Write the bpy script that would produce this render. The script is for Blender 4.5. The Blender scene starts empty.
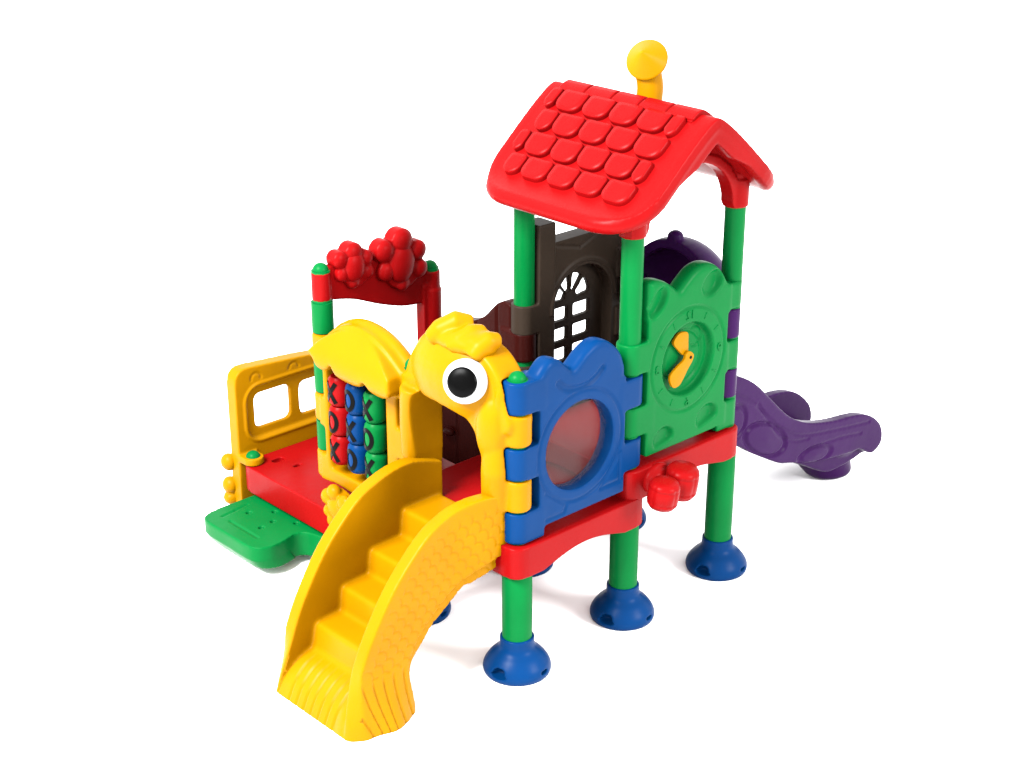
import bpy, bmesh, math
from math import sin, cos, pi, radians
from mathutils import Vector, Matrix

S = bpy.context.scene
# ------------------------------------------------------------------ camera
cam_d = bpy.data.cameras.new("camera"); cam = bpy.data.objects.new("camera", cam_d)
S.collection.objects.link(cam); S.camera = cam
YAW, PIT, F = 0.82056, 0.3972, 1654.0
fw = Vector((cos(PIT)*cos(YAW), cos(PIT)*sin(YAW), -sin(PIT)))
cam.location = (-6.368, -6.784, 5.935)
cam.rotation_euler = fw.to_track_quat('-Z', 'Y').to_euler()
cam_d.sensor_width = 36; cam_d.lens = F/1024*36; cam_d.clip_end = 500
# ------------------------------------------------------------------ world, lamps, exposure
W = bpy.data.worlds.new("World"); S.world = W; W.use_nodes = True
WORLD = 3.2
W.node_tree.nodes["Background"].inputs[0].default_value = (1, 1, 1, 1)
W.node_tree.nodes["Background"].inputs[1].default_value = WORLD

def softbox(name, loc, target, size, power):
    d = bpy.data.lights.new(name, 'AREA'); d.shape = 'SQUARE'; d.size = size; d.energy = power
    o = bpy.data.objects.new(name, d); S.collection.objects.link(o); o.location = loc
    o.rotation_euler = (Vector(target)-Vector(loc)).to_track_quat('-Z', 'Y').to_euler()
    return o
softbox("softbox_side", (-8.2, .8, 10.3), (0.8, 0.8, 1), 5.0, 10400)
softbox("softbox_front", (4.5, -11, 6.5), (0.8, 0.8, 1), 4.0, 3200)
S.view_settings.view_transform = 'Standard'; S.view_settings.look = 'None'
S.view_settings.exposure = 0.0; S.view_settings.gamma = 1.0
S.cycles.max_bounces = 8; S.cycles.use_denoising = True

# ------------------------------------------------------------------ materials
def plastic(name, col, rough=.33, spec=.12, bump=.06, extra=None):
    m = bpy.data.materials.new(name); m.use_nodes = True
    nt = m.node_tree; N = nt.nodes; L = nt.links; b = N["Principled BSDF"]
    tc = N.new("ShaderNodeTexCoord")
    n1 = N.new("ShaderNodeTexNoise"); n1.inputs["Scale"].default_value = 3.1; n1.inputs["Detail"].default_value = 4
    L.new(tc.outputs["Object"], n1.inputs["Vector"])
    r = N.new("ShaderNodeValToRGB"); r.color_ramp.elements[0].position = .3; r.color_ramp.elements[1].position = .7
    r.color_ramp.elements[0].color = (col[0]*.93, col[1]*.93, col[2]*.93, 1)
    r.color_ramp.elements[1].color = (min(1, col[0]*1.05), min(1, col[1]*1.05), min(1, col[2]*1.05), 1)
    L.new(n1.outputs[0], r.inputs[0]); L.new(r.outputs[0], b.inputs["Base Color"])
    n3 = N.new("ShaderNodeTexNoise"); n3.inputs["Scale"].default_value = 9
    L.new(tc.outputs["Object"], n3.inputs["Vector"])
    mr = N.new("ShaderNodeMapRange"); mr.inputs[3].default_value = rough-.06; mr.inputs[4].default_value = rough+.08
    L.new(n3.outputs[0], mr.inputs[0]); L.new(mr.outputs[0], b.inputs["Roughness"])
    b.inputs["Specular IOR Level"].default_value = spec; b.inputs["IOR"].default_value = 1.22
    n2 = N.new("ShaderNodeTexNoise"); n2.inputs["Scale"].default_value = 6; n2.inputs["Detail"].default_value = 3
    L.new(tc.outputs["Object"], n2.inputs["Vector"])
    bp = N.new("ShaderNodeBump"); bp.inputs["Strength"].default_value = bump; bp.inputs["Distance"].default_value = .05
    L.new(n2.outputs[0], bp.inputs["Height"]); L.new(bp.outputs[0], b.inputs["Normal"])
    return m
M = {
 'red': plastic("red_plastic", (.120, .0013, .0016)),
 'yellow': plastic("yellow_plastic", (.178, .077, .0002)),
 'amber': plastic("amber_plastic", (.175, .075, .0002)),
 'green': plastic("green_plastic", (.0003, .062, .0125)),
 'blue': plastic("blue_plastic", (.0003, .0150, .060)),
 'purple': plastic("purple_plastic", (.0150, .0026, .027)),
 'brown': plastic("brown_plastic", (.0150, .0104, .0074), .4),
 'maroon': plastic("maroon_plastic", (.0125, .0016, .0012), .38),
 'white': plastic("white_plastic", (.28, .28, .28)),
 'black': plastic("black_plastic", (.0003, .0003, .0003), .3),
}
g = bpy.data.materials.new("window_acrylic"); g.use_nodes = True
nt = g.node_tree; b = nt.nodes["Principled BSDF"]
b.inputs["Base Color"].default_value = (.040, .026, .026, 1); b.inputs["Roughness"].default_value = .12
b.inputs["Alpha"].default_value = .20; b.inputs["Specular IOR Level"].default_value = .2
M['glass'] = g

# ------------------------------------------------------------------ mesh helpers
def new_obj(name, mesh, parent=None):
    o = bpy.data.objects.new(name, mesh); S.collection.objects.link(o)
    if parent: o.parent = parent
    return o
def tocoord(plane, mid):
    if plane == 'y': return lambda u, v, w: (u, mid+w, v)
    if plane == 'x': return lambda u, v, w: (mid+w, u, v)
    return lambda u, v, w: (u, v, mid+w)
def slab(bm, plane, loops, a, b, bev=0.0, fn=None):
    """solid between plane=a and plane=b with the outline loops[0] and holes loops[1:]"""
    c = bpy.data.curves.new("t", 'CURVE'); c.dimensions = '2D'; c.fill_mode = 'BOTH'
    c.extrude = abs(b-a)/2 - bev; c.bevel_depth = bev; c.bevel_resolution = 3; c.offset = -bev
    for lp in loops:
        s = c.splines.new('POLY'); s.points.add(len(lp)-1); s.use_cyclic_u = True
        for p, q in zip(s.points, lp): p.co = (q[0], q[1], 0, 1)
    o = bpy.data.objects.new("t", c)
    me = bpy.data.meshes.new_from_object(o)
    t = tocoord(plane, (a+b)/2); bt = bmesh.new(); bt.from_mesh(me)
    for v in bt.verts:
        v.co = t(*v.co)
        if fn: v.co = fn(v.co)
    bmesh.ops.remove_doubles(bt, verts=bt.verts, dist=1e-5)
    bmesh.ops.recalc_face_normals(bt, faces=bt.faces)
    bt.to_mesh(me); bt.free(); bm.from_mesh(me)
    bpy.data.objects.remove(o); bpy.data.curves.remove(c); bpy.data.meshes.remove(me)
def cat(pts, n=6, closed=True):
    out = []; N = len(pts); rng = range(N) if closed else range(N-1)
    for i in rng:
        if closed: p0, p1, p2, p3 = pts[i-1], pts[i], pts[(i+1) % N], pts[(i+2) % N]
        else: p0, p1, p2, p3 = pts[max(i-1, 0)], pts[i], pts[i+1], pts[min(i+2, N-1)]
        for k in range(n):
            t = k/n
            out.append(tuple(.5*((2*p1[j])+(-p0[j]+p2[j])*t+(2*p0[j]-5*p1[j]+4*p2[j]-p3[j])*t*t+(-p0[j]+3*p1[j]-3*p2[j]+p3[j])*t**3) for j in range(len(p1))))
    if not closed: out.append(tuple(pts[-1]))
    return out
def rounded(pts, r, n=5):
    out = []
    for i, p in enumerate(pts):
        p = Vector(p[:2]); a = Vector(pts[i-1][:2]); b = Vector(pts[(i+1) % len(pts)][:2])
        rr = pts[i][2] if len(pts[i]) > 2 else r
        da = (a-p); db = (b-p); d = min(rr, da.length*.48, db.length*.48)
        if d < 1e-4: out.append(tuple(p)); continue
        s = p+da.normalized()*d; e = p+db.normalized()*d
        for k in range(n+1):
            t = k/n; q = s*(1-t)**2+p*2*t*(1-t)+e*t*t; out.append(tuple(q))
    return out
def circ(cx, cy, r, ry=None, n=40, a0=0, a1=2*pi):
    ry = ry or r
    return [(cx+r*cos(a0+(a1-a0)*k/n), cy+ry*sin(a0+(a1-a0)*k/n)) for k in range(n)]
def rect(x0, y0, x1, y1, r=0):
    p = [(x0, y0), (x1, y0), (x1, y1), (x0, y1)]
    return rounded(p, r) if r else p
def box(bm, x0, x1, y0, y1, z0, z1, r=0.0, bev=0.0):
    slab(bm, 'z', [rect(x0, y0, x1, y1, r)], z0, z1, bev)
def cyl(bm, p, q, r, r2=None, n=40):
    p, q = Vector(p), Vector(q); d = q-p
    mt = Matrix.Translation((p+q)/2) @ d.to_track_quat('Z', 'Y').to_matrix().to_4x4()
    bmesh.ops.create_cone(bm, cap_ends=True, segments=n, radius1=r, radius2=r if r2 is None else r2, depth=d.length, matrix=mt)
def ell(bm, c, rad, rot=None, n=32):
    mt = Matrix.Translation(c) @ (rot.to_4x4() if rot else Matrix.Identity(4)) @ Matrix.Diagonal((*rad, 1))
    bmesh.ops.create_uvsphere(bm, u_segments=n, v_segments=n//2, radius=1, matrix=mt)
def tube(bm, path, rads, n=24):
    """closed tube along a path"""
    rings = []; P = [Vector(p) for p in path]
    if not hasattr(rads, '__len__'): rads = [rads]*len(P)
    ref = None
    for i, p in enumerate(P):
        d = (P[min(i+1, len(P)-1)]-P[max(i-1, 0)]).normalized()
        if ref is None: ref = d.orthogonal().normalized()
        ref = (ref-d*ref.dot(d)).normalized(); s = d.cross(ref)
        rings.append([bm.verts.new(p+(ref*cos(2*pi*k/n)+s*sin(2*pi*k/n))*rads[i]) for k in range(n)])
    for a, b in zip(rings, rings[1:]):
        for k in range(n): bm.faces.new((a[k], a[(k+1) % n], b[(k+1) % n], b[k]))
    bm.faces.new(rings[0][::-1]); bm.faces.new(rings[-1])
def lathe(bm, prof, c=(0, 0, 0), n=48):
    rings = []
    for r, z in prof:
        rings.append([bm.verts.new((c[0]+r*cos(2*pi*k/n), c[1]+r*sin(2*pi*k/n), c[2]+z)) for k in range(n)])
    for a, b in zip(rings, rings[1:]):
        for k in range(n): bm.faces.new((a[k], a[(k+1) % n], b[(k+1) % n], b[k]))
    bm.faces.new(rings[0][::-1]); bm.faces.new(rings[-1])
def shade(me):
    for p in me.polygons: p.use_smooth = True
def plain(name, bm, mat, parent, smooth=True, angle=None):
    bmesh.ops.recalc_face_normals(bm, faces=bm.faces)
    me = bpy.data.meshes.new(name); bm.to_mesh(me); bm.free(); me.materials.append(M[mat])
    if smooth: shade(me)
    o = new_obj(name, me, parent)
    if angle: me.set_sharp_from_angle(angle=radians(angle))
    return o
def melt(name, bm, mat, parent, vox=.009, it=4, cut=None, fn=None, pre=None):
    """fuse overlapping solids into one skin with softened edges, as a moulded part has"""
    me = bpy.data.meshes.new(name); bm.to_mesh(me); bm.free()
    o = bpy.data.objects.new(name, me); S.collection.objects.link(o)
    co = None
    if cut:
        mc = bpy.data.meshes.new("cutter")
        bmesh.ops.recalc_face_normals(cut, faces=cut.faces); cut.to_mesh(mc); cut.free()
        co = bpy.data.objects.new("cutter", mc); S.collection.objects.link(co)
        r0 = co.modifiers.new("r", 'REMESH'); r0.mode = 'VOXEL'; r0.voxel_size = vox
    r = o.modifiers.new("r", 'REMESH'); r.mode = 'VOXEL'; r.voxel_size = vox
    if co:
        b = o.modifiers.new("b", 'BOOLEAN'); b.object = co; b.operation = 'DIFFERENCE'; b.solver = 'EXACT'
        r = o.modifiers.new("r2", 'REMESH'); r.mode = 'VOXEL'; r.voxel_size = vox
    if pre is None and it:
        s = o.modifiers.new("s", 'SMOOTH'); s.factor = .5; s.iterations = it
    dg = bpy.context.evaluated_depsgraph_get(); dg.update()
    out = bpy.data.meshes.new_from_object(o.evaluated_get(dg))
    bpy.data.objects.remove(o); bpy.data.meshes.remove(me)
    if co: bpy.data.objects.remove(co); bpy.data.meshes.remove(mc)
    if fn:
        cs = [(v.co.copy(), v.normal.copy()) for v in out.vertices]
        for v, (c, n) in zip(out.vertices, cs): v.co = fn(c, n)
        out.update()
    out.name = name; out.materials.clear(); out.materials.append(M[mat]); shade(out)
    return new_obj(name, out, parent)
def smin(d, w): # groove profile 1 at d=0, 0 beyond w
    return max(0.0, 1-(d/w)**2) if abs(d) < w else 0.0

Z = [.958+.222*k for k in range(8)]        # module heights above the main deck
T = [z-.020 for z in Z]                    # the tower's own levels
Zm1, Zm2, Zm3 = .736, .514, .292
ROOT = bpy.data.objects.new("playground_set", None); S.collection.objects.link(ROOT)
ROOT['label'] = "colourful plastic playground set with red tiled roof, yellow stairs and purple slide on white floor"
ROOT['category'] = "playground set"
def lab(o, t): o['label'] = t; return o

# ------------------------------------------------------------------ ground
bm = bmesh.new(); bmesh.ops.create_circle(bm, cap_ends=True, segments=96, radius=150)
gm = bpy.data.materials.new("white_floor"); gm.use_nodes = True
gb = gm.node_tree.nodes["Principled BSDF"]; gb.inputs["Roughness"].default_value = .9; gb.inputs["Specular IOR Level"].default_value = .1
gn = gm.node_tree.nodes.new("ShaderNodeTexNoise"); gn.inputs["Scale"].default_value = 2
gr = gm.node_tree.nodes.new("ShaderNodeValToRGB")
gr.color_ramp.elements[0].color = (.85, .85, .85, 1); gr.color_ramp.elements[1].color = (.88, .88, .88, 1)
gm.node_tree.links.new(gn.outputs[0], gr.inputs[0]); gm.node_tree.links.new(gr.outputs[0], gb.inputs["Base Color"])
M['floor'] = gm
fl = plain("floor", bm, 'floor', None, False); fl['kind'] = "structure"

# ------------------------------------------------------------------ feet and posts
def foot(x, y):
    bm = bmesh.new()
    prof = cat([(.113, .262), (.114, .21), (.128, .175), (.172, .135), (.210, .085), (.226, .040), (.218, .004)], 6, False)
    lathe(bm, [(.10, .262)]+prof+[(.10, 0)])
    c = bmesh.new()
    for k in (0, 90, 180, 270):
        a = radians(k+12)
        f = 1.0 if k in (0, 180) else .62
        ell(c, (.208*cos(a), .208*sin(a), .055), (.07, .062*f, .020*f), Matrix.Rotation(a, 3, 'Z'))
        if f == 1: ell(c, (.198*cos(a), .198*sin(a), .078), (.05, .045, .024), Matrix.Rotation(a, 3, 'Z'))
    o = melt("foot", bm, 'blue', None, .007, 3, cut=c)
    return o
FOOT = foot(0, 0)
def leg(x, y, z1):
    bm = bmesh.new()
    lathe(bm, [(.05, 0), (.098, 0), (.098, z1-.01-.02), (.09, z1-.02)])
    o = plain("leg", bm, 'green', ROOT, angle=40); 
    o.location = (x, y, .02)
    global FOOT
    f = FOOT if FOOT.parent is None else FOOT.copy()
    if f is not FOOT: S.collection.objects.link(f)
    f.parent = o; f.location = (0, 0, -.02)
for x, y, z in [(0, 0, Zm1), (1, 0, Zm1), (2, 0, Z[0]), (0, 1, Zm1), (1, 1, Zm1), (2, 1, Z[0]), (.06, 2.85, Zm3), (1, 2.85, Zm3), (1, 2, Zm3)]:
    leg(x, y, z)
def post(x, y, z0, z1, dome=True):
    bm = bmesh.new(); cyl(bm, (0, 0, 0), (0, 0, z1-z0), .066 if dome else .072)
    o = plain("post", bm, 'green', ROOT, angle=40); o.location = (x, y, z0)
    if dome:
        bm = bmesh.new()
        lathe(bm, [(.056*cos(a), .052*sin(a)) for a in [radians(k) for k in (0, 12, 25, 40, 55, 70, 82, 89)]])
        d = plain("post_cap", bm, 'green', o, angle=60); d.location = (0, 0, z1-z0)
post(0, 0, Zm1, Z[5]-.005); post(0, 1, Zm1, Z[4]+.01); post(.02, 2, .75, Z[6]-.028); post(1, 2, Zm2, Z[5]-.01)
post(-.05, 2.88, Zm2, .56); post(1, 2.86, Zm2, 1.28)
for p in [(1, 0), (2, 0), (1, 1), (2, 1)]: post(*p, Z[0], 2.84, False)
# wide green spacer sleeves on the rear-left post
Q = [z-.030 for z in Z]                    # levels on the rear-left post
for a, b in [(Q[4]+.002, Q[5]-.004), (Q[2]+.004, Q[3]-.004), (Q[0]+.004, Q[1]-.004)]:
    bm = bmesh.new(); cyl(bm, (.02, 2, a), (.02, 2, b), .078); plain("post_sleeve", bm, 'green', ROOT, angle=40)

# ------------------------------------------------------------------ decks
def deck(x0, x1, y0, y1, z0, z1, spans_x, spans_y, arch=.075, slots=()):
    bm = bmesh.new(); box(bm, x0, x1, y0, y1, z0, z1, .11)
    c = bmesh.new() if slots else None
    for x, y, w, d in slots: box(c, x-w, x+w, y-d, y+d, z1-.05, z1+.05, .012)
    def A(t, spans):
        for a, b in spans:
            if a < t < b:
                u = (t-a)/(b-a); return sin(pi*u)**1.1 if 0 < u < 1 else 0
        return 0
    def fn(c, n):
        near_y = min(abs(c.y-y0), abs(c.y-y1)); near_x = min(abs(c.x-x0), abs(c.x-x1))
        k = A(c.x, spans_x) if near_y < near_x else A(c.y, spans_y)
        h = (z1-c.z)/(z1-z0)
        c = c.copy(); c.z += arch*k*max(0, h)
        # moulded raised border on top
        d = min(near_x, near_y)
        return c
    return melt("deck", bm, 'red', ROOT, .01, 3, cut=c, fn=fn)
deck(-.12, 1.10, -.12, 1.12, Zm1, Z[0]-.004, [(.12, .88)], [(.12, .88)])
deck(.90, 2.07, -.12, 1.125, T[0], T[1]-.004, [(1.12, 1.88)], [(.12, .88)], .06)
deck(-.12, 1.10, 1.13, 2.955, Zm3, Zm2-.002, [(.12, .88)], [(1.1, 1.2)], 0, [(.12, 2.80, .05, .03), (.17, 2.62, .035, .018), (.5, 1.9, .03, .03)])

# ------------------------------------------------------------------ hinge collars
def collars(bm, x, y, levels, r=.09, side=None, w=.085):
    """moulded loops that wrap the post between module heights; side joins them to the panel"""
    for a, b in levels:
        cyl(bm, (x, y, a+.006), (x, y, b-.006), r)
        if side:
            dx, dy = side
            if dx: box(bm, min(x, x+dx*.16), max(x, x+dx*.16), y-r, y+r, a+.006, b-.006)
            if dy: box(bm, x-r, x+r, min(y, y+dy*.16), max(y, y+dy*.16), a+.006, b-.006)

# ------------------------------------------------------------------ blue window panel
bm = bmesh.new()
top = cat([(.02, 2.05), (.09, 2.10), (.16, 2.17), (.22, 2.195), (.30, 2.165), (.365, 2.11), (.40, 2.085), (.44, 2.11), (.51, 2.165), (.60, 2.205), (.68, 2.20), (.77, 2.15), (.85, 2.06), (.885, 1.95)], 5, False)
out = top+[(.885, 1.03), (.17, 1.03), (.13, 1.005), (.11, .965), (.02, .965)]
out = [(u, v-.04*max(0, min(1, (v-1.9)/.1))) for u, v in out]
slab(bm, 'y', [[(u, min(v, 1.86)) for u, v in out if v < 1.99 or u < .03 or u > .86], circ(.475, 1.500, .305, n=56)], -.088, .05)
slab(bm, 'y', [out[:-5]+[(.885, 1.83), (.02, 1.83)]], -.088, .05, .045)
box(bm, .04, .865, -.03, .045, 1.8, 2.03)
collars(bm, 0, 0, [(Z[0], Z[1]), (Z[2], Z[3]), (Z[4], Z[5])], side=(1, 0))
collars(bm, 1, 0, [(T[1], T[2]), (T[3], T[4])], side=(-1, 0))
# gaps where the neighbour's loops sit
c = bmesh.new()
for a, b in [(Z[1], Z[2]), (Z[3], Z[4])]: box(c, -.2, .115, -.2, .2, a, b)
for a, b in [(T[0], T[1]), (T[2], T[3]), (T[4], T[5]+.3)]: box(c, .895, 1.2, -.2, .2, a, b)
def seg_d(px, pz, a, b):
    ax, az = a; bx, bz = b; t = max(0, min(1, ((px-ax)*(bx-ax)+(pz-az)*(bz-az))/((bx-ax)**2+(bz-az)**2)))
    return math.hypot(px-ax-t*(bx-ax), pz-az-t*(bz-az))
smile = cat([(.27, 1.985), (.33, 1.935), (.42, 1.905), (.52, 1.905), (.60, 1.935), (.66, 1.98)], 4, False)
tri = [((.66, 1.13), (.84, 1.13)), ((.84, 1.13), (.84, 1.33)), ((.84, 1.33), (.66, 1.13)),
       ((.17, 1.07), (.33, 1.07)), ((.33, 1.07), (.35, 1.12)), ((.35, 1.12), (.17, 1.26))]
def fnb(c, n):
    c = c.copy()
    if n.y < -.5 and c.y < -.06:
        d = 0
        r = math.hypot(c.x-.475, c.z-1.500)
        d = max(d, .010*smin(r-.375, .016))
        if r < .375: d = max(d, .004)
        if 1.88 < c.z < 2.02 and .2 < c.x < .72:
            d = max(d, .016*max(smin(seg_d(c.x, c.z, p, q), .028) for p, q in zip(smile, smile[1:])))
        if c.z < 1.36:
            d = max(d, .008*max(smin(seg_d(c.x, c.z, p, q), .016) for p, q in tri))
        c.y += d
    if c.z > 1.9 and n.z > .0 and c.x > .1: pass
    return c
bw = lab(melt("window_panel", bm, 'blue', ROOT, .0085, 5, cut=c, fn=fnb), "blue cloud-topped panel with a round see-through window")
bm = bmesh.new(); cyl(bm, (.475, -.012, 1.500), (.475, .006, 1.500), .312, n=64)
plain("window_pane", bm, 'glass', bw, angle=40)

# ------------------------------------------------------------------ green clock panel
bm = bmesh.new()
top = cat([(.985, 2.43), (1.05, 2.48), (1.14, 2.50), (1.24, 2.475), (1.33, 2.42), (1.385, 2.38), (1.44, 2.42), (1.54, 2.485), (1.64, 2.505), (1.74, 2.48), (1.83, 2.41), (1.90, 2.31), (1.93, 2.27)], 5, False)
top = [(u*.985+.012, v-.055) for u, v in top]
slab(bm, 'y', [[(1.09, 1.215), (1.09, 2.25), (1.90, 2.25), (1.90, 1.22), (1.80, 1.215)]], -.088, .05)
slab(bm, 'y', [[(1.0+.08, 2.18)]+[(max(u, 1.08), v) for u, v in top[3:]]+[(1.91, 2.18)]], -.088, .05, .045)
box(bm, 1.10, 1.86, -.03, .045, 2.15, 2.26)
collars(bm, 1.985, 0, [(T[1], T[2]), (T[3], T[4]), (T[5], T[6]-.02)], .083, side=(-1, 0))
collars(bm, 1, 0, [(T[2], T[3]), (T[4], T[5])], side=(1, 0))
c = bmesh.new()
for a, b in [(T[2], T[3]), (T[4], T[5])]: box(c, 1.885, 2.3, -.2, .2, a, b)
lobes = [((1.17, 2.29), (.075, .13), -35, .05), ((1.70, 2.30), (.12, .09), 25, .05), ((1.26, 1.30), (.11, .09), 10, .04), ((1.70, 1.33), (.12, .10), 15, .045)]
def fnc(c, n):
    c = c.copy()
    if n.y < -.4 and c.y < -.05:
        r = math.hypot(c.x-1.485, c.z-1.815); d = .010*smin(r-.365, .014)
        def st(t): t = max(0, min(1, t)); return t*t*(3-2*t)
        d += .055*st((.262-r)/.02)+.012*smin(r-.185, .016)
        for (cx, cz), (rx, rz), ang, dep in lobes:
            a = radians(ang); ux = (c.x-cx)*cos(a)+(c.z-cz)*sin(a); uz = -(c.x-cx)*sin(a)+(c.z-cz)*cos(a)
            q = (ux/rx)**2+(uz/rz)**2
            if q < 1: d += dep*(st((1-q)*1.5))*(.35+.65*max(0, min(1, .5+ux/rx*.5)))*(1 if cz > 1.8 else st((uz/rz+.55)/.35))
        # leaf marks in the dial
        d += .010*max(smin(abs(math.hypot(c.x-1.60, c.z-1.94)-.07), .012) if c.x > 1.56 else 0, smin(abs(math.hypot(c.x-1.36, c.z-1.77)-.06), .012) if c.z < 1.77 else 0)
        c.y += d
    return c
ck = lab(melt("clock_panel", bm, 'green', ROOT, .0085, 4, cut=c, fn=fnc), "green cloud-topped panel with a moulded clock dial")
# upper wide sleeves of the tower posts
def textmesh(s, size, ext):
    cu = bpy.data.curves.new("t", 'FONT'); cu.body = s; cu.size = size; cu.extrude = ext; cu.align_x = 'CENTER'; cu.align_y = 'CENTER'
    o = bpy.data.objects.new("t", cu); me = bpy.data.meshes.new_from_object(o)
    bt = bmesh.new(); bt.from_mesh(me); bpy.data.objects.remove(o); bpy.data.curves.remove(cu); bpy.data.meshes.remove(me)
    return bt
def dial_mark(s, a, size):
    bt = textmesh(s, size, .004)
    for v in bt.verts:  # the moulding shows its figures mirrored
        v.co = (1.485+.312*sin(a)-v.co.x, -.0905+v.co.z, 1.815+.312*cos(a)+v.co.y)
    o = plain("numeral", bt, 'green', ck, False)
for s, a in (("12", 0), ("9", pi/2), ("6", pi), ("3", 3*pi/2)): dial_mark(s, a, .085)
for k in range(12):
    if k % 3 == 0: continue
    a = k*pi/6; bm = bmesh.new(); d = Vector((sin(a), 0, cos(a))); p = Vector((1.485, -.087, 1.815))
    tube(bm, [p+d*.288, p+d*.335], .006, 8); plain("minute_mark", bm, 'green', ck)
def hand(pts, y, name, lb):
    bm = bmesh.new(); slab(bm, 'y', [cat(pts, 6)], y-.011, y+.011, .004)
    lab(plain(name, bm, 'amber', ck, angle=40), lb)
hand([(1.46, 2.01), (1.495, 1.99), (1.50, 1.93), (1.50, 1.86), (1.46, 1.84), (1.41, 1.885), (1.36, 1.94), (1.36, 1.975), (1.405, 2.01)], -.058, "clock_hand", "short wide clock hand pointing up")
hand([(1.51, 1.86), (1.535, 1.83), (1.52, 1.79), (1.48, 1.745), (1.44, 1.69), (1.40, 1.65), (1.345, 1.645), (1.31, 1.69), (1.31, 1.745), (1.38, 1.79), (1.44, 1.82), (1.455, 1.855), (1.48, 1.87)], -.082, "clock_hand", "long clock hand pointing down to the left")
bm = bmesh.new(); cyl(bm, (1.50, -.097, 1.825), (1.50, -.06, 1.825), .011, n=16); plain("hand_pin", bm, 'black', ck, angle=40)

# tower leg sleeves between loops
for a, b in [(Z[2], Z[3]), (Z[4], Z[5])]:
    pass

# ------------------------------------------------------------------ red drum ornament on the tower deck
bm = bmesh.new()
slab(bm, 'y', [rounded([(.88, .97), (1.10, .95), (1.30, 1.0), (1.34, 1.10), (1.12, 1.19), (.90, 1.19)], .05)], -.13, -.05)
bk = plain("drum_bracket", bm, 'red', ROOT, False)
bpy.data.objects.remove(bk)
def drum(x, y, z, r, h, parent=None):
    bm = bmesh.new()
    ax = Vector((.05, -.12, 1)).normalized(); q = ax.to_track_quat('Z', 'Y').to_matrix()
    n = 72; prof = [(.3, -h/2), (.8, -h/2), (.97, -h*.36), (1.0, -h*.30), (.955, -h*.27), (1.0, -h*.23), (1.01, 0), (1.0, h*.23), (.955, h*.27), (1, h*.30), (.97, h*.38), (.8, h/2), (.3, h/2)]
    rings = []
    for f, zz in prof:
        ring = []
        for k in range(n):
            a = 2*pi*k/n; rr = r*f*(1-.05*(abs(sin(4*a))**10 if f > .9 else 0))
            ring.append(bm.verts.new(Vector((x, y, z))+q@Vector((rr*cos(a), rr*sin(a), zz))))
        rings.append(ring)
    for a_, b_ in zip(rings, rings[1:]):
        for k in range(n): bm.faces.new((a_[k], a_[(k+1) % n], b_[(k+1) % n], b_[k]))
    bm.faces.new(rings[0][::-1]); bm.faces.new(rings[-1])
    return bm
bm = bmesh.new(); slab(bm, 'y', [circ(1.17, 1.05, .13, .11)], -.15, -.10, .015)
ell(bm, (1.15, -.15, 1.05), (.10, .05, .085))
cyl(bm, (1.12, -.14, 1.05), (1.08, -.28, 1.03), .05); cyl(bm, (1.22, -.12, 1.06), (1.27, -.26, 1.05), .05)
orn = lab(melt("drum_mount", bm, 'red', ROOT, .009, 3), "red mount of the twin drums below the clock panel")
plain("drum", drum(1.02, -.32, 1.055, .105, .185), 'red', orn)
plain("drum", drum(1.265, -.26, 1.045, .115, .215), 'red', orn)

# ------------------------------------------------------------------ chicken arch
bm = bmesh.new()
R45 = Matrix.Rotation(0, 3, 'Z')
# jambs
tube(bm, [(-.09, .915, 1.27), (-.10, .905, 1.5), (-.11, .87, 1.78)], [.075, .08, .09])
tube(bm, [(-.10, .10, 1.20), (-.11, .085, 1.45), (-.06, .12, 1.88)], [.085, .09, .075])
slab(bm, 'x', [rounded([(.02, 1.5), (.25, 1.5), (.42, 1.68), (.5, 1.9), (.02, 1.9)], .06)], -.165, .10, .06)
ell(bm, (-.10, .12, 1.72), (.10, .11, .24))
box(bm, -.13, .12, .83, .98, .97, 1.85, .03); box(bm, -.13, .12, .02, .22, .97, 1.85, .03)
# head
ell(bm, (-.03, .47, 1.96), (.215, .43, .315))
ell(bm, (-.14, .25, 2.03), (.072, .11, .11))
slab(bm, 'x', [cat([(.02, 1.7), (.0, 1.95), (.05, 2.08), (.2, 2.2), (.45, 2.24), (.68, 2.20), (.84, 2.08), (.93, 1.92), (.96, 1.78), (.9, 1.7)], 5)], -.12, .10, .03)
ell(bm, (-.10, .045, 1.93), (.04, .03, .11))
collars(bm, 0, 0, [(Z[1], Z[2]), (Z[3], Z[4])], side=(0, 1)); collars(bm, 0, 1, [(Z[0], Z[1]), (Z[2], Z[3])], side=(0, -1))
c = bmesh.new()
door = cat([(.185, .9), (.175, 1.25), (.16, 1.48), (.172, 1.60), (.23, 1.70), (.34, 1.775), (.50, 1.81), (.68, 1.795), (.80, 1.765), (.84, 1.60), (.845, 1.3), (.845, .9), (.5, .85)], 5)
slab(c, 'x', [door], -.6, .4)
for a, b in [(Z[0]-.2, Z[1]), (Z[2], Z[3]), (Z[4], Z[5])]: box(c, -.093, .2, -.2, .10, a, b)
for a, b in [(Z[1], Z[2]), (Z[3], Z[4])]: box(c, -.085, .2, .90, 1.2, a, b)
ch = lab(melt("chicken_arch", bm, 'yellow', ROOT, .009, 12, cut=c), "yellow doorway arch shaped as a chick's head")
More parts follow.
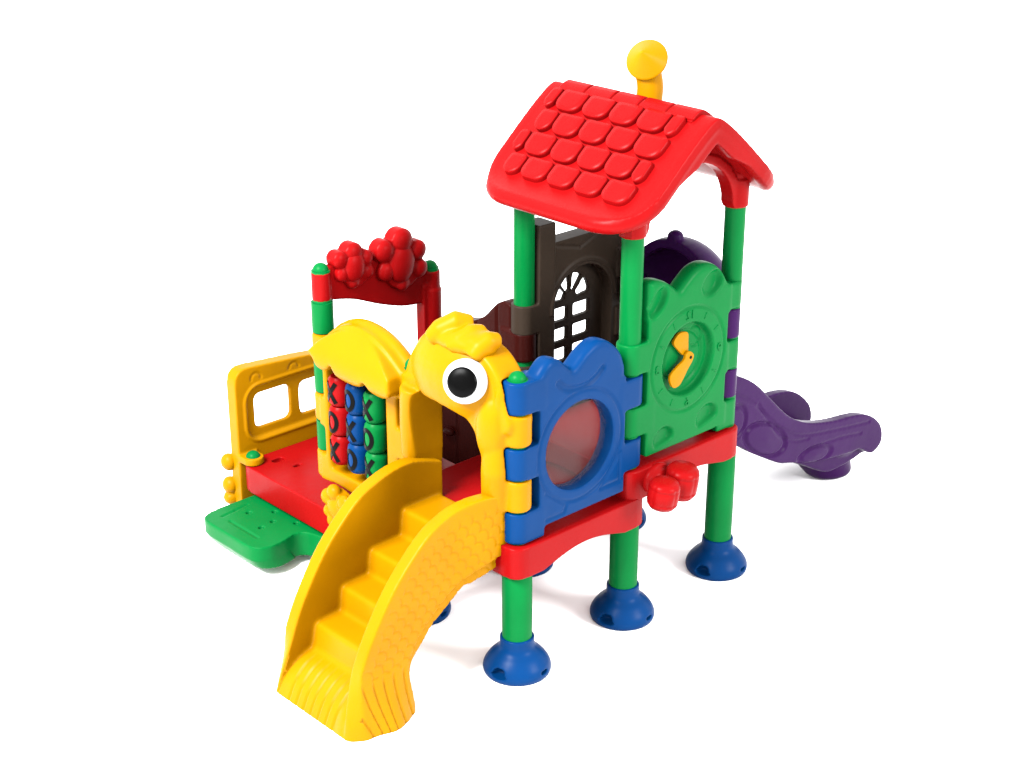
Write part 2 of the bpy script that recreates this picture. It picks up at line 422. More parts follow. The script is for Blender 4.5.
# comb
bm = bmesh.new()
tube(bm, [(.03, .45, 2.285), (-.05, .50, 2.31), (-.12, .57, 2.255), (-.16, .62, 2.19)], [.065, .078, .075, .06], 24)
tube(bm, [(.03, .33, 2.27), (-.05, .36, 2.28), (-.12, .40, 2.235), (-.17, .43, 2.18)], [.05, .06, .062, .052], 24)
tube(bm, [(.03, .20, 2.25), (-.04, .215, 2.265), (-.10, .235, 2.225), (-.15, .25, 2.17)], [.052, .065, .066, .056], 24)
ell(bm, (-.06, .43, 2.215), (.135, .275, .085)); ell(bm, (-.05, .30, 2.25), (.11, .14, .06))
lab(melt("comb", bm, 'yellow', ch, .009, 24), "wavy comb on top of the head")
# eyes
def eye(c, nrm, r):
    q = Vector(nrm).to_track_quat('Z', 'Y').to_matrix().to_4x4()
    bm = bmesh.new(); lathe(bm, [(r*.2, -.03), (r, -.03), (r, .006), (r*.96, .014), (r*.3, .02)])
    bm.transform(Matrix.Translation(c)@q); plain("eye_white", bm, 'white', ch, angle=50)
    bm = bmesh.new(); lathe(bm, [(r*.2, 0), (r*.68, 0), (r*.68, .024), (r*.6, .034), (r*.3, .040), (r*.02, .042)])
    bm.transform(Matrix.Translation(Vector(c)+q.to_3x3()@Vector((-.012, -.005, 0)))@q); plain("pupil", bm, 'black', ch, angle=50)
eye((-.228, .225, 2.045), (-.80, -.50, .28), .139)

# ------------------------------------------------------------------ tic-tac-toe panel
bm = bmesh.new()
arch = cat([(1.93, 1.74), (1.87, 1.80), (1.76, 1.91), (1.62, 1.99), (1.47, 2.02), (1.30, 2.00), (1.15, 1.94), (1.0, 1.84), (.93, 1.79)], 5, False)
out = arch+[(1.03, .72), (1.50, .72), (1.80, .735), (1.97, .72)]
slab(bm, 'x', [out, rect(1.20, .84, 1.85, 1.70, .05)], -.088, .06)
slab(bm, 'x', [[(u, v) for u, v in arch]+[(1.0, 1.70), (1.9, 1.70)]], -.10, .06)
slab(bm, 'x', [rect(1.05, .80, 1.88, 1.75, .04)], .02, .06)
# scalloped awning
sc = [(1.80, 1.73)]+[(u, v-.03) for u, v in arch[5:-5]]+[(.98, 1.72)]
sc += cat([(.99, 1.69), (1.08, 1.65), (1.18, 1.66), (1.245, 1.72), (1.31, 1.665), (1.43, 1.64), (1.55, 1.665), (1.60, 1.735), (1.65, 1.69), (1.72, 1.665), (1.775, 1.685)], 4, False)
def hoodfn(c):
    t = max(0, min(1, (2.02-c.z)/.38))
    back = max(0, min(1, (1.72-c.z)/.08))**2*.045
    return Vector((c.x if c.x > -.05 else -.085-.15*sin(min(1, t*1.25)*pi/2)+back, c.y, c.z))
tube(bm, [(.0, u, v-.03) for u, v in arch[2:-1:3]], .055)
HS = bmesh.new(); slab(HS, 'x', [sc], -.2, -.02, 0)
for k in range(16):
    zc = 1.63+k*.025
    bmesh.ops.bisect_plane(HS, geom=HS.verts[:]+HS.edges[:]+HS.faces[:], plane_co=(0, 0, zc), plane_no=(0, 0, 1))
for v in HS.verts: v.co = hoodfn(v.co)
hm = bpy.data.meshes.new("t"); HS.to_mesh(hm); HS.free(); bm.from_mesh(hm); bpy.data.meshes.remove(hm)
collars(bm, 0, 1, [(Zm1, Z[0]), (Z[1], Z[2]), (Z[3], Z[4])], side=(0, 1))
collars(bm, .015, 2, [(Zm1-.03, Q[0]), (Q[1], Q[2]), (Q[3], Q[4])], .079, side=(0, -1))
c = bmesh.new()
for a, b in [(Q[0], Q[1]), (Q[2], Q[3])]: box(c, -.2, .2, 1.895, 2.2, a, b)
for a, b in [(Z[0], Z[1]), (Z[2], Z[3])]: box(c, -.2, .2, .8, 1.085, a, b)
tt = lab(melt("tic_tac_toe_panel", bm, 'yellow', ROOT, .009, 15, cut=c), "yellow arched panel with a scalloped awning over turning X and O blocks")
for ci, (cy, mat, ltr) in enumerate([(1.735, 'red', "XOX"), (1.540, 'blue', "OXO"), (1.345, 'green', "XOX")]):
    for ri in range(3):
        bm = bmesh.new(); h = .107
        lathe(bm, [(.03, -h), (.062, -h), (.077, -h+.018), (.082, -h+.04), (.082, h-.04), (.077, h-.018), (.062, h), (.03, h)])
        zc = 1.475-.2225*ri
        bl = plain("block", bm, mat, tt); bl.location = (-.055, cy, zc)
        lab(bl, "%s block with a black %s" % (mat, ltr[ri]))
        bm = bmesh.new(); rr = .0828
        def bend(v):
            a = v.co.x/rr; rad = rr+v.co.z; return Vector((-rad*cos(a), -rad*sin(a)*-1, v.co.y))
        strips = []
        if ltr[ri] == 'X':
            for s in (1, -1):
                for k in range(14):
                    pass
                vs = []
                for k in range(15):
                    t = -1+2*k/14; vs.append((s*t*.046, t*.074))
                strips.append((vs, .0150, False))
        else:
            strips.append(([(0.042*cos(2*pi*k/32), .067*sin(2*pi*k/32)) for k in range(32)], .0145, True))
        for vs, w, closed in strips:
            prev = None; first = None; n = len(vs)
            for k, (a, b_) in enumerate(vs):
                p0 = vs[k-1] if (k > 0 or closed) else vs[k]; p1 = vs[(k+1) % n] if (k < n-1 or closed) else vs[k]
                d = Vector((p1[0]-p0[0], p1[1]-p0[1])).normalized(); nn = Vector((-d.y, d.x))*w
                row = [bm.verts.new((a+nn.x, b_+nn.y, 0.0)), bm.verts.new((a-nn.x, b_-nn.y, 0.0)), bm.verts.new((a-nn.x, b_-nn.y, .004)), bm.verts.new((a+nn.x, b_+nn.y, .004))]
                if prev:
                    for j in range(4): bm.faces.new((prev[j], prev[(j+1) % 4], row[(j+1) % 4], row[j]))
                else: first = row
                prev = row
            if closed:
                for j in range(4): bm.faces.new((prev[j], prev[(j+1) % 4], first[(j+1) % 4], first[j]))
            else:
                bm.faces.new(first); bm.faces.new(prev[::-1])
        for v in bm.verts: v.co = bend(v)
        for v in bm.verts: v.co += Vector((-.055, cy, zc))
        me = bpy.data.meshes.new("m"); 
        bmesh.ops.recalc_face_normals(bm, faces=bm.faces)
        for v in bm.verts: v.co -= Vector((-.055, cy, zc))
        # the letter is printed on its block: joined into the block's mesh with its own material slot
        bl.data.materials.append(M['black'])
        for f in bm.faces: f.material_index = 1
        bm.from_mesh(bl.data); bm.to_mesh(bl.data); bm.free(); shade(bl.data); bl.data.set_sharp_from_angle(angle=radians(45))

# yellow flower ornament below the tic-tac-toe panel
bm = bmesh.new()
for y, z, r, x in [(1.66, .755, .062, -.20), (1.755, .685, .062, -.18), (1.535, .70, .078, -.20), (1.755, .575, .05, -.17), (1.64, .64, .085, -.205), (1.70, .52, .055, -.18), (1.58, .56, .085, -.19)]:
    ell(bm, (x, y, z), (.05, r, r))
slab(bm, 'x', [cat([(1.77, .70), (1.66, .77), (1.52, .72), (1.5, .6), (1.58, .44), (1.68, .42), (1.77, .56)], 5)], -.20, -.12, .02)
lab(melt("flower_ornament", bm, 'yellow', tt, .008, 4), "yellow moulded flower beside the stairs")

# ------------------------------------------------------------------ red flower bar
bm = bmesh.new()
up = cat([(.0, 2.28), (.06, 2.285), (.2, 2.27), (.35, 2.25), (.5, 2.235), (.65, 2.20), (.8, 2.13), (.92, 2.07), (1.0, 2.06)], 5, False)
lo = cat([(.90, 1.81), (.72, 1.83), (.5, 1.90), (.28, 1.99), (.08, 2.035), (.0, 2.045)], 5, False)
slab(bm, 'y', [up+[(1.0, 1.81)]+lo], 1.965, 2.035)
slab(bm, 'y', [rect(.90, 1.42, 1.04, 1.95, .02)], 1.95, 2.05)
collars(bm, .02, 2, [(Q[5], Q[6]-.0)], r=.068); collars(bm, 1, 2, [(Z[4]-.03, Z[5]-.02)], r=.074)
cyl(bm, (1, 2, 1.40), (1, 2, 1.9), .083)
fb = lab(melt("flower_bar", bm, 'red', ROOT, .009, 4), "red crossbar with two moulded flowers between the rear posts")
def flower(petals, centre):
    bm = bmesh.new()
    cx, cz, rx, rz = centre
    for x, z, r in petals:
        cyl(bm, (x, 1.925, z), (x, 2.025, z), r*.93); ell(bm, (x, 1.93, z), (r*.86, r*.42, r*.86))
    slab(bm, 'y', [circ(cx, cz, rx*1.45, rz*1.3)], 1.93, 2.02)
    melt("flower", bm, 'red', fb, .008, 7)
    bm = bmesh.new(); ell(bm, (cx-.03, 1.925, cz+.015), (rx*1.0, .045, rz*1.0))
    plain("flower_centre", bm, 'red', fb)
flower([(.26, 2.345, .082), (.145, 2.32, .068), (.365, 2.285, .066), (.165, 2.215, .060), (.375, 2.185, .058), (.25, 2.13, .045)], (.285, 2.235, .088, .110))
flower([(.69, 2.335, .104), (.535, 2.295, .090), (.835, 2.24, .082), (.545, 2.145, .078), (.85, 2.10, .074), (.69, 2.015, .055)], (.705, 2.165, .118, .145))

# ------------------------------------------------------------------ yellow window panel (left end)
bm = bmesh.new()
out = rounded([(-.13, .10, .03), (1.10, .25, .05), (1.10, 1.14, .1), (.5, 1.215, .1), (-.12, 1.265, .13)], .05)
h1 = rect(.055, .735, .385, 1.015, .06); h2 = rect(.475, .725, .80, 1.00, .06)
slab(bm, 'y', [out, rect(-.02, .66, .88, 1.08, .1)], 2.955, 3.07)
slab(bm, 'y', [rect(-.05, .62, .92, 1.12), h1, h2], 2.975, 3.015)
cyl(bm, (-.05, 2.88, Zm2), (-.05, 2.88, .57), .080)
box(bm, -.13, .03, 2.90, 2.99, Zm2, .57)
def fny(c, n):
    c = c.copy()
    if n.y < -.5 and c.y < 2.99:
        def bd(x0, z0, x1, z1, r):
            dx = max(x0+r-c.x, 0, c.x-(x1-r)); dz = max(z0+r-c.z, 0, c.z-(z1-r)); return math.hypot(dx, dz)-r
        e = bd(-.03, .65, .89, 1.09, .13); d = 0
        d -= .010*smin(e-.012, .018)
        d += .008*max(smin(abs(math.hypot(c.x-.07, c.z-1.15)-.045), .012), smin(abs(math.hypot(c.x-.42, c.z-1.14)-.045), .012)) if c.z > 1.14 else 0
        c.y += d
    return c
ye = lab(melt("bus_window_panel", bm, 'yellow', ROOT, .0085, 4, fn=fny), "yellow end panel with square window openings")
bm = bmesh.new()
for z, r in ((.47, .07), (.275, .07), (.17, .06)): ell(bm, (-.13, 3.10, z), (.06, r, r))
for z, r in ((.47, .07), (.275, .07), (.17, .06)): ell(bm, (-.09, 3.08, z), (.10, .05, r))
melt("wheel_moulding", bm, 'yellow', ye, .009, 3)

# ------------------------------------------------------------------ green entry step
bm = bmesh.new()
out = cat([(-.09, 2.84), (-.30, 2.84), (-.48, 2.83), (-.57, 2.79), (-.60, 2.70), (-.60, 2.45), (-.60, 2.22), (-.57, 2.12), (-.48, 2.07), (-.36, 2.08), (-.24, 2.11), (-.17, 2.07), (-.13, 1.95), (-.09, 1.80)], 5, False)
out += [(.05, 1.80), (.05, 2.84)]
slab(bm, 'z', [out], .075, .27)
c = bmesh.new()
for x, y in [(-.29, 2.62), (-.24, 2.38), (-.36, 2.36), (-.14, 2.50), (-.13, 2.24)]: cyl(c, (x, y, .24), (x, y, .4), .022)
def fns(c, n):
    c = c.copy()
    if n.z > .6 and c.z > .245:
        for a, b in [((-.47, 2.70), (-.34, 2.72)), ((-.47, 2.25), (-.47, 2.60)), ((-.34, 2.72), (-.22, 2.74))]:
            t = seg_d(c.x, c.y, a, b); c.z -= .008*smin(t, .014)
    if c.z < .16:
        c.x += .05*(.16-c.z)/.08 * (1 if c.x < -.3 else 0); 
    return c
st = lab(melt("entry_step", bm, 'green', ROOT, .009, 5, cut=c, fn=fns), "green entry step with small drain holes")

# ------------------------------------------------------------------ castle panel and maroon panel
def fan_window(cx, z0, zs, r, n_rows, bar):
    """pane openings of an arched window: a grid below the spring line zs and three wedges above"""
    loops = []; w = r-bar/2
    rowh = (zs-z0)/n_rows
    for k in range(n_rows):
        a = z0+k*rowh+bar/2; b = z0+(k+1)*rowh-bar/2
        loops.append(rect(cx-r, a, cx-bar/2, b, .012)); loops.append(rect(cx+bar/2, a, cx+r, b, .012))
    for a0, a1 in ((6, 46), (54, 84), (96, 126), (134, 174)):
        L1 = [(cx+r*cos(radians(a0+(a1-a0)*k/6)), zs+bar*.3+r*sin(radians(a0+(a1-a0)*k/6))) for k in range(7)]
        L2 = [(cx+r*.35*cos(radians(a1-(a1-a0)*k/3)), zs+bar*.3+r*.35*sin(radians(a1-(a1-a0)*k/3))) for k in range(4)]
        loops.append(L1+L2)
    return loops
bm = bmesh.new()
out = [(1.09, T[1]), (1.91, T[1]), (1.91, 2.60), (1.78, 2.60), (1.78, 2.445), (1.22, 2.445), (1.22, 2.60), (1.09, 2.60)]
bigarch = [(1.22, 1.28), (1.80, 1.28)]+[(1.51+.29*cos(radians(a)), 1.93+.29*sin(radians(a))) for a in range(0, 181, 10)]
slab(bm, 'y', [out, bigarch], .93, 1.07)
slab(bm, 'y', [rect(1.06, 1.2, 1.215, 2.60)], .91, 1.09)
slab(bm, 'y', [rect(1.12, 1.22, 1.9, 2.3)]+fan_window(1.475, 1.32, 1.935, .19, 4, .055), 1.02, 1.06)
collars(bm, 1, 1, [(T[4], T[5]), (T[2], T[3])], side=(1, 0)); collars(bm, 2, 1, [(T[3], T[4]), (T[5], T[6])], side=(-1, 0))
def fnk(c, n):
    c = c.copy()
    if n.y < -.5 and c.y < .96:
        T = [((1.25, 2.415), (1.47, 2.36)), ((1.47, 2.36), (1.70, 2.45))]
        for p, q in T: c.y += .01*smin(seg_d(c.x, c.z, p, q), .014)
        if c.z > 1.93:
            r = math.hypot(c.x-1.51, c.z-1.93); c.y -= .010*smin(r-.33, .02)
    return c
cs = lab(melt("castle_panel", bm, 'brown', ROOT, .0075, 2, fn=fnk), "dark brown battlement panel with an arched fan window")
bm = bmesh.new()
up = cat([(1.08, 2.03), (1.14, 2.035), (1.22, 1.99), (1.33, 1.88), (1.45, 1.81), (1.6, 1.77), (1.8, 1.74), (1.92, 1.66)], 5, False)
slab(bm, 'x', [[(1.06, .60)]+up[0:0]+[(1.06, 2.02)]+up+[(1.95, 1.5), (1.95, .60)]], .93, 1.05)
collars(bm, 1, 1, [(Z[1], Z[2]), (Z[3], Z[4])], side=(0, 1)); collars(bm, 1, 2, [(Z[0], Z[1]), (Z[2], Z[3]-.05)], side=(0, -1))
def fnm(c, n):
    c = c.copy()
    if n.x < -.5 and c.x < .96:
        for y in (1.2, 1.42, 1.64, 1.82): c.x += .012*smin(c.y-y, .014)
    return c
mp = lab(melt("maroon_panel", bm, 'maroon', ROOT, .009, 4, fn=fnm), "dark maroon panel with a wavy top behind the chick arch")
bm = bmesh.new(); ell(bm, (.90, 1.70, .87), (.04, .05, .035)); cyl(bm, (.90, 1.70, .87), (.95, 1.70, .87), .02); melt("door_knob", bm, 'maroon', mp, .008, 2)

# ------------------------------------------------------------------ purple slide and hood
bm = bmesh.new()
rim = cat([(1.98, 1.50), (2.12, 1.47), (2.28, 1.40), (2.40, 1.345), (2.54, 1.25), (2.68, 1.12), (2.84, .97), (2.97, .865), (3.14, .775), (3.32, .715), (3.55, .665), (3.75, .64), (3.92, .605), (4.06, .54), (4.17, .44), (4.21, .33), (4.19, .26), (4.10, .215), (4.03, .235), (3.96, .28), (3.88, .31), (3.78, .315), (3.5, .35), (3.2, .41), (3.0, .475), (2.88, .51), (2.76, .57), (2.51, .715), (2.33, .83), (1.98, .98)], 4)
slab(bm, 'y', [rim], .13, .225); slab(bm, 'y', [rim], .775, .87)
fl_top = cat([(1.98, 1.185), (2.12, 1.16), (2.4, 1.02), (2.7, .80), (3.0, .64), (3.25, .54), (3.45, .45), (3.65, .37), (3.9, .335), (4.04, .325), (4.12, .30), (4.16, .25)], 4, False)
fl_bot = cat([(4.12, .21), (4.03, .20), (3.9, .18), (3.6, .18), (3.3, .33), (3.1, .43), (2.8, .58), (2.4, .82), (1.98, 1.02)], 4, False)
slab(bm, 'y', [fl_top+fl_bot], .2, .8)
# foot block
bt = bmesh.new()
lathe(bt, [(.12, .0), (.18, .012), (.205, .04), (.225, .11), (.25, .18), (.29, .24), (.34, .29), (.35, .31), (.2, .315)])
for v in bt.verts:
    v.co = Vector((v.co.x+3.82+.12*(1-v.co.z/.315), v.co.y*(.78+.20*v.co.z/.315)+.50-.10*(1-v.co.z/.315), v.co.z))
me = bpy.data.meshes.new("t"); bt.to_mesh(me); bt.free(); bm.from_mesh(me); bpy.data.meshes.remove(me)
grain = [cat([(2.2+.0, 1.30), (2.5, 1.12), (2.8, .85), (3.1, .68), (3.6, .58), (4.0, .52)], 4, False), cat([(2.55, 1.10), (2.8, .78), (3.0, .66), (3.2, .62)], 3, False), cat([(3.2, .53), (3.6, .50), (3.9, .45)], 3, False)]
def fnp(c, n):
    c = c.copy(); t = max(0, min(1, (c.x-2.7)/1.0)); X0 = c.x
    if n.y < -.5 and c.y < .16:
        d = 0
        d += .016*smin(math.hypot((c.x-2.28)/1.0, (c.z-1.03)/1.0)-.13, .022)
        a = radians(-28); ux = (c.x-2.66)*cos(a)+(c.z-.78)*sin(a); uz = -(c.x-2.66)*sin(a)+(c.z-.78)*cos(a)
        q = math.hypot(ux/.27, uz/.12); d += .020*smin(q-1, .13)-.012*max(0, 1-q)
        a = radians(-8); ux = (c.x-3.3)*cos(a)+(c.z-.45)*sin(a); uz = -(c.x-3.3)*sin(a)+(c.z-.45)*cos(a)
        q = math.hypot(ux/.2, uz/.07); d += .014*smin(q-1, .2)-.010*max(0, 1-q)
        for G in grain:
            if G[0][0]-.05 < c.x < G[-1][0]+.05: d += .008*max(smin(seg_d(c.x, c.z, p, q_), .014) for p, q_ in zip(G, G[1:]))
        c.y += d
    if c.y > .7 and X0 > 3.3 and c.z > .45: c.z += .03*max(0, 1-((X0-3.8)/.4)**2)*min(1, (c.z-.45)/.15)
    c.x -= .15*(c.y-.13)*t*t*(3-2*t)
    return c
sl = lab(melt("slide", bm, 'purple', ROOT, .0105, 6, fn=fnp), "purple wavy slide with log-like moulded side")
bm = bmesh.new()
ell(bm, (2.02, .51, 1.87), (.42, .45, .535), n=48)
cyl(bm, (2.0, .52, 2.37), (2.0, .52, 2.42), .055); ell(bm, (2.0, .52, 2.42), (.058, .058, .045))
slab(bm, 'x', [rect(.06, 1.2, .94, 1.98, .1)], 1.95, 2.10)
c = bmesh.new(); ell(c, (1.98, .51, 1.85), (.38, .39, .48), n=48); box(c, 1.4, 1.955, -.5, 1.5, 1, 3)
slab(c, 'x', [rect(.22, 1.0, .78, 1.7, .15)], 1.8, 2.6)
co = []
bm2 = bmesh.new()
hd = lab(melt("slide_hood", bm, 'purple', ROOT, .0095, 3, cut=c), "dark purple domed hood with a knob over the slide entry")
for x, y, sd in ((1.985, 0, 1), (2, 1, -1)):
    for lv in ((T[2], T[3]), (T[4], T[5])):
        bm = bmesh.new(); collars(bm, x, y, [lv], r=.083, side=(0, sd)); melt("hinge_loop", bm, 'purple', hd, .009, 2)

# ------------------------------------------------------------------ stairs
bm = bmesh.new()
rimc = cat([(.06, 1.22), (-.06, 1.26), (-.20, 1.295), (-.33, 1.29), (-.47, 1.255), (-.63, 1.185), (-.79, 1.05), (-.94, .885), (-1.07, .69), (-1.17, .50), (-1.25, .28), (-1.31, .08), (-1.32, .0)], 5, False)
low = cat([(-.80, .0), (-.80, .10), (-.82, .26), (-.79, .42), (-.66, .58), (-.44, .74), (-.22, .83), (-.05, .87), (.06, .88)], 5, False)
prof = rimc+low
slab(bm, 'y', [prof], .10, .20); slab(bm, 'y', [prof], .79, .89)
tread = [(.05, .985), (-.29, .985, .03), (-.31, .80, .03), (-.57, .79, .03), (-.59, .62, .03), (-.81, .61, .03), (-.83, .44, .03), (-1.03, .43, .03), (-1.06, .26, .03), (-1.17, .225, .05), (-1.27, .13, .05), (-1.33, .0, .01), (-.80, .0, .01), (-.80, .12, .05), (-.76, .30, .05), (-.6, .5, .05), (-.3, .7, .05), (.05, .80, .03)]
slab(bm, 'y', [rounded(tread, .03)], .15, .84)
def fnst(c, n):
    c = c.copy(); y0 = c.y; x0 = c.x
    t = max(0, min(1, (.42-c.z)/.42))
    if y0 < .25: c.y -= .07*t**1.6
    if y0 > .75: c.y += .05*t**1.6
    t2 = max(0, min(1, (x0+.5)/.4))
    if y0 < .25 and c.z > .7: c.y -= .08*t2*t2*(3-2*t2); c.z += .02*t2
    if n.y < -.35 and y0 < .16:
        if c.z > .36:     # fish-scale relief
            u = x0*.62-c.z*.78; v = x0*.78+c.z*.62
            row = math.floor(v/.075); fv = v/.075-row; fu = (u/.085+.5*(row % 2)) % 1
            r = math.hypot((fu-.5)*1.1, fv-.1); e = min(abs(x0+.0), 1)
            h = .007*smin(r-.60, .10) if fv > .25 else 0
            # keep clear of the rim
            dr = min(math.hypot(x0-p[0], c.z-p[1]) for p in rimc[::3])
            c.y += h*max(0, min(1, (dr-.05)/.05))
        else:
            k = ((x0+1.40)/.085+.35*sin(c.z*6)) % 1
            c.y += .017*smin(k-.5, .085)*min(1, (.36-c.z)/.06)
    elif n.x < -.2 and x0 < -1.12 and .2 < y0 < .8 and c.z < .27 or (n.z > .5 and x0 < -1.09 and .2 < y0 < .8 and c.z < .27):
        k = (y0/.075) % 1
        g = smin(k-.5, .10)*.014*max(0, min(1, (-x0-1.08)/.05))
        c.x += g*.8; c.z -= g*.5
    # rounded toes: pull the near and far front corners of the base in
    for yc, sg in ((.20, -1), (.78, 1)):
        q = max(0, min(1, (y0-yc)*sg/.12)); w = max(0, min(1, (-1.0-x0)/.25)); c.x += .15*q*q*w*t
    if y0 < .25: c.y -= .045*t*math.exp(-((x0+1.02)/.17)**2)
    q = max(0, min(1, (x0+1.05)/.3)); c.y += .07*q*q*t if y0 < .25 else 0
    return c
stt = lab(melt("stairs", bm, 'yellow', ROOT, .0085, 12, fn=fnst), "yellow curved stairs with scaly outer wall and claw-like grooved base")

# ------------------------------------------------------------------ roof
RX = 1.5
P = cat([(0, 3.475), (.06, 3.45), (.18, 3.365), (.32, 3.25), (.48, 3.11), (.58, 3.025), (.68, 2.96), (.83, 2.918)], 6, False)
acc = [0]
for p, q in zip(P, P[1:]): acc.append(acc[-1]+math.hypot(q[0]-p[0], q[1]-p[1]))
def on_roof(s, h, side):
    for i in range(len(P)-1):
        if acc[i+1] >= s or i == len(P)-2:
            t = (s-acc[i])/(acc[i+1]-acc[i]); p, q = P[i], P[i+1]
            d = Vector((q[0]-p[0], q[1]-p[1])).normalized(); nx, nz = -d.y, d.x
            if nz < 0: nx, nz = -nx, -nz
            return (RX+side*(p[0]+(q[0]-p[0])*t+nx*h), p[1]+(q[1]-p[1])*t+nz*h)
Y0, Y1 = -.24, 1.24; SL = acc[-1]
bm = bmesh.new()
def sheet(y0, y1, s0, s1, h0, h1, side, corner=.0):
    """curved slab; plan outline in (y, s) with rounded lower corners"""
    ns, ny = 26, 44; grid = {}
    def ycl(s, y):
        if corner and s > s1-corner:
            t = (s-(s1-corner))/corner; ins = corner*(1-math.sqrt(max(0, 1-t*t)))
            return y0+ins+(y-y0)/(y1-y0)*((y1-ins)-(y0+ins))
        return y
    for i in range(ns+1):
        s = s0+(s1-s0)*i/ns
        for j in range(ny+1):
            y = ycl(s, y0+(y1-y0)*j/ny)
            for k, h in enumerate((h0, h1)):
                x, z = on_roof(s, (h*(1-.55*max(0, min(1, (s-s0)/(s1-s0)*2-1))) if h < -.1 else h), side); grid[i, j, k] = bm.verts.new((x, y, z))
    F_ = lambda *a: bm.faces.new([grid[q] for q in a])
    for i in range(ns):
        for j in range(ny):
            F_((i, j, 1), (i+1, j, 1), (i+1, j+1, 1), (i, j+1, 1)); F_((i, j, 0), (i, j+1, 0), (i+1, j+1, 0), (i+1, j, 0))
        F_((i, 0, 0), (i+1, 0, 0), (i+1, 0, 1), (i, 0, 1)); F_((i, ny, 0), (i, ny, 1), (i+1, ny, 1), (i+1, ny, 0))
    for j in range(ny):
        F_((0, j, 0), (0, j, 1), (0, j+1, 1), (0, j+1, 0)); F_((ns, j, 0), (ns, j+1, 0), (ns, j+1, 1), (ns, j, 1))
for side in (-1, 1):
    sheet(Y0, Y1, 0, SL-.03, -.10, 0, side, .33)
    rim = []
    e = .05; s_, y_, c_ = SL-.05, (Y0+e, Y1-e), .30
    rim += [(y_[0], s_*k/8*(1-c_/s_)) for k in range(8)]
    rim += [(y_[0]+c_*(1-cos(radians(a))), s_-c_+c_*sin(radians(a))) for a in range(0, 91, 10)]
    rim += [(y_[1]-c_*(1-cos(radians(a))), s_-c_+c_*sin(radians(a))) for a in range(90, -1, -10)]
    rim += [(y_[1], s_*k/8*(1-c_/s_)) for k in range(7, -1, -1)]
    pth = []
    for yy, ss in rim:
        x, z = on_roof(max(0, ss), -.055, side); pth.append((x, yy, z))
    tube(bm, pth, .058, 16)
    for a, b in ((Y0, Y0+.07), (Y1-.07, Y1)): sheet(a, b, 0, SL-.37, -.150, -.01, side)
roof = lab(melt("roof", bm, 'red', ROOT, .0095, 10), "red gabled roof with raised rounded tiles")
# tiles: one moulded relief joined per roof slope
bmt = bmesh.new()
def tile(y0, y1, s0, s1, side, rl=True, rr=True):
    w = y1-y0; r = min(.06, w*.42)
    lp = [(y0, s0)]+([(y0, s1-r), (y0+.02, s1-r*.35), (y0+r, s1)] if rl else [(y0, s1)])+([(y1-r, s1), (y1-.02, s1-r*.35), (y1, s1-r)] if rr else [(y1, s1)])+[(y1, s0)]
    # dense outline & inner offset rings
    lp = rounded(lp, .03, 3)
    cy = (y0+y1)/2; csn = (s0+s1)/2; prev = None; rings = []
    for f, h in ((1.0, -.02), (1.0, .020), (.985, .032), (.94, .039), (.6, .040), (.3, .040)):
        ring = []
        for y, s in lp:
            # offset towards the centre
            yy = cy+(y-cy)*(1-(1-f)*1.0); ss = csn+(s-csn)*(1-(1-f)*1.0)
            x, z = on_roof(max(.0, ss), h, side); ring.append(bmt.verts.new((x, yy, z)))
        rings.append(ring)
    for a, b in zip(rings, rings[1:]):
        n = len(a)
        for k in range(n): bmt.faces.new((a[k], a[(k+1) % n], b[(k+1) % n], b[k]))
    bmt.faces.new(rings[-1])
TW, TH = .245, .188
for side in (-1, 1):
    for row in range(4):
        s0 = .085+row*TH; s1 = s0+TH-.018
        ya = -.035; yb = 1.10
        if row % 2 == 0:
            tile(ya-.02, ya+.075, s0, s1, side); y = ya+.095
            for k in range(4): tile(y, y+TW-.018, s0, s1, side); y += TW
            tile(y, y+.085, s0, s1, side)
        else:
            y = ya-.02
            for k in range(4): tile(y+.0, y+TW-.018, s0, s1, side); y += TW
            tile(y, y+.15, s0, s1, side)
bmesh.ops.recalc_face_normals(bmt, faces=bmt.faces); bmt.from_mesh(roof.data); bmt.to_mesh(roof.data); bmt.free(); shade(roof.data)
bm = bmesh.new()
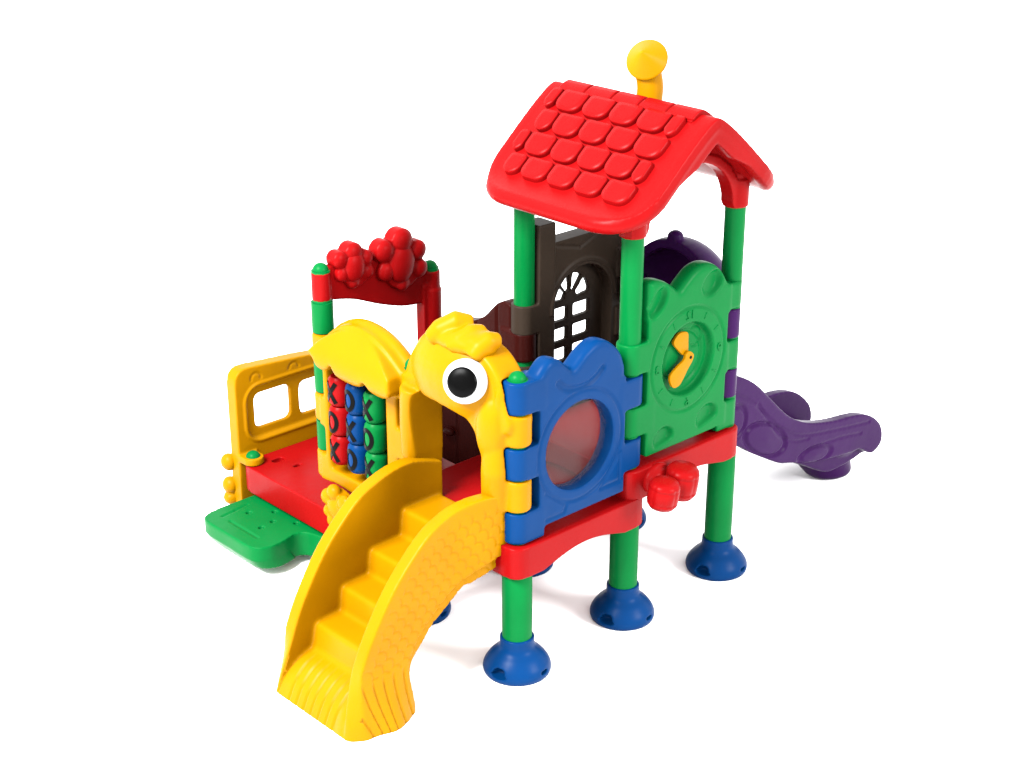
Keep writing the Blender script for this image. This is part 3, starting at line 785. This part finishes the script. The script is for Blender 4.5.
for k in range(5):
    y0 = -.10+k*.245; 
    loop = []
    for a in range(-4, 5):
        s = abs(a)*.022; x, z = on_roof(s, .030-.002*abs(a), -1 if a < 0 else 1); loop.append((x, z))
    for a in range(4, -5, -1):
        s = abs(a)*.022; x, z = on_roof(s, -.02, -1 if a < 0 else 1); loop.append((x, z))
    slab(bm, 'y', [loop], y0, y0+.226, 0)
slab(bm, 'y', [[(x, z-.018) for x, z in loop]], -.09, 1.10, 0)
melt("ridge_cap", bm, 'red', roof, .006, 2)
def gable(y):
    bm = bmesh.new()
    arc = [(1.5+.405*cos(radians(a)), 2.80+.34*sin(radians(a))) for a in range(0, 181, 9)]
    und = [on_roof(s, -.05, -1) for s in [SL*.80, SL*.6, SL*.4, SL*.2]]+[on_roof(0, -.05, 1)]+[on_roof(s, -.05, 1) for s in [SL*.2, SL*.4, SL*.6, SL*.80]]
    out = [(.925, 2.76), (.925, 2.95)]+und+[(2.075, 2.95), (2.075, 2.76), (1.925, 2.76)]+arc+[(1.075, 2.76)]
    slab(bm, 'y', [out], y-.055, y+.055)
    for x in (1, 2): cyl(bm, (x, y, 2.755), (x, y, 3.0), .086)
    def fn(c, n):
        c = c.copy()
        if n.y < -.5 and math.hypot((c.x-1.5)/.405, (c.z-2.80)/.34) > 1.18 and c.z > 2.95: c.y += .012
        return c
    melt("gable_arch", bm, 'red', roof, .009, 4, fn=fn)
gable(0); gable(1)
# chimney
bm = bmesh.new()
path = cat([(1.66, .50, 3.20), (1.66, .50, 3.42), (1.665, .50, 3.53), (1.65, .51, 3.62), (1.61, .52, 3.68)], 5, False)
tube(bm, path, .088, 32)
chm = lab(melt("chimney", bm, 'amber', roof, .008, 3), "yellow bent chimney pipe")
bm = bmesh.new()
lathe(bm, cat([(.05, -.05), (.09, -.045), (.125, -.02), (.140, .004), (.138, .018), (.12, .036), (.08, .074), (.04, .112), (.004, .145)], 5, False))
q = Vector((-.88, -.38, .62)).to_track_quat('Z', 'Y').to_matrix().to_4x4()
bm.transform(Matrix.Translation((1.63, .50, 3.705))@q); lab(plain("chimney_cap", bm, 'amber', chm), "yellow conical cap of the chimney")
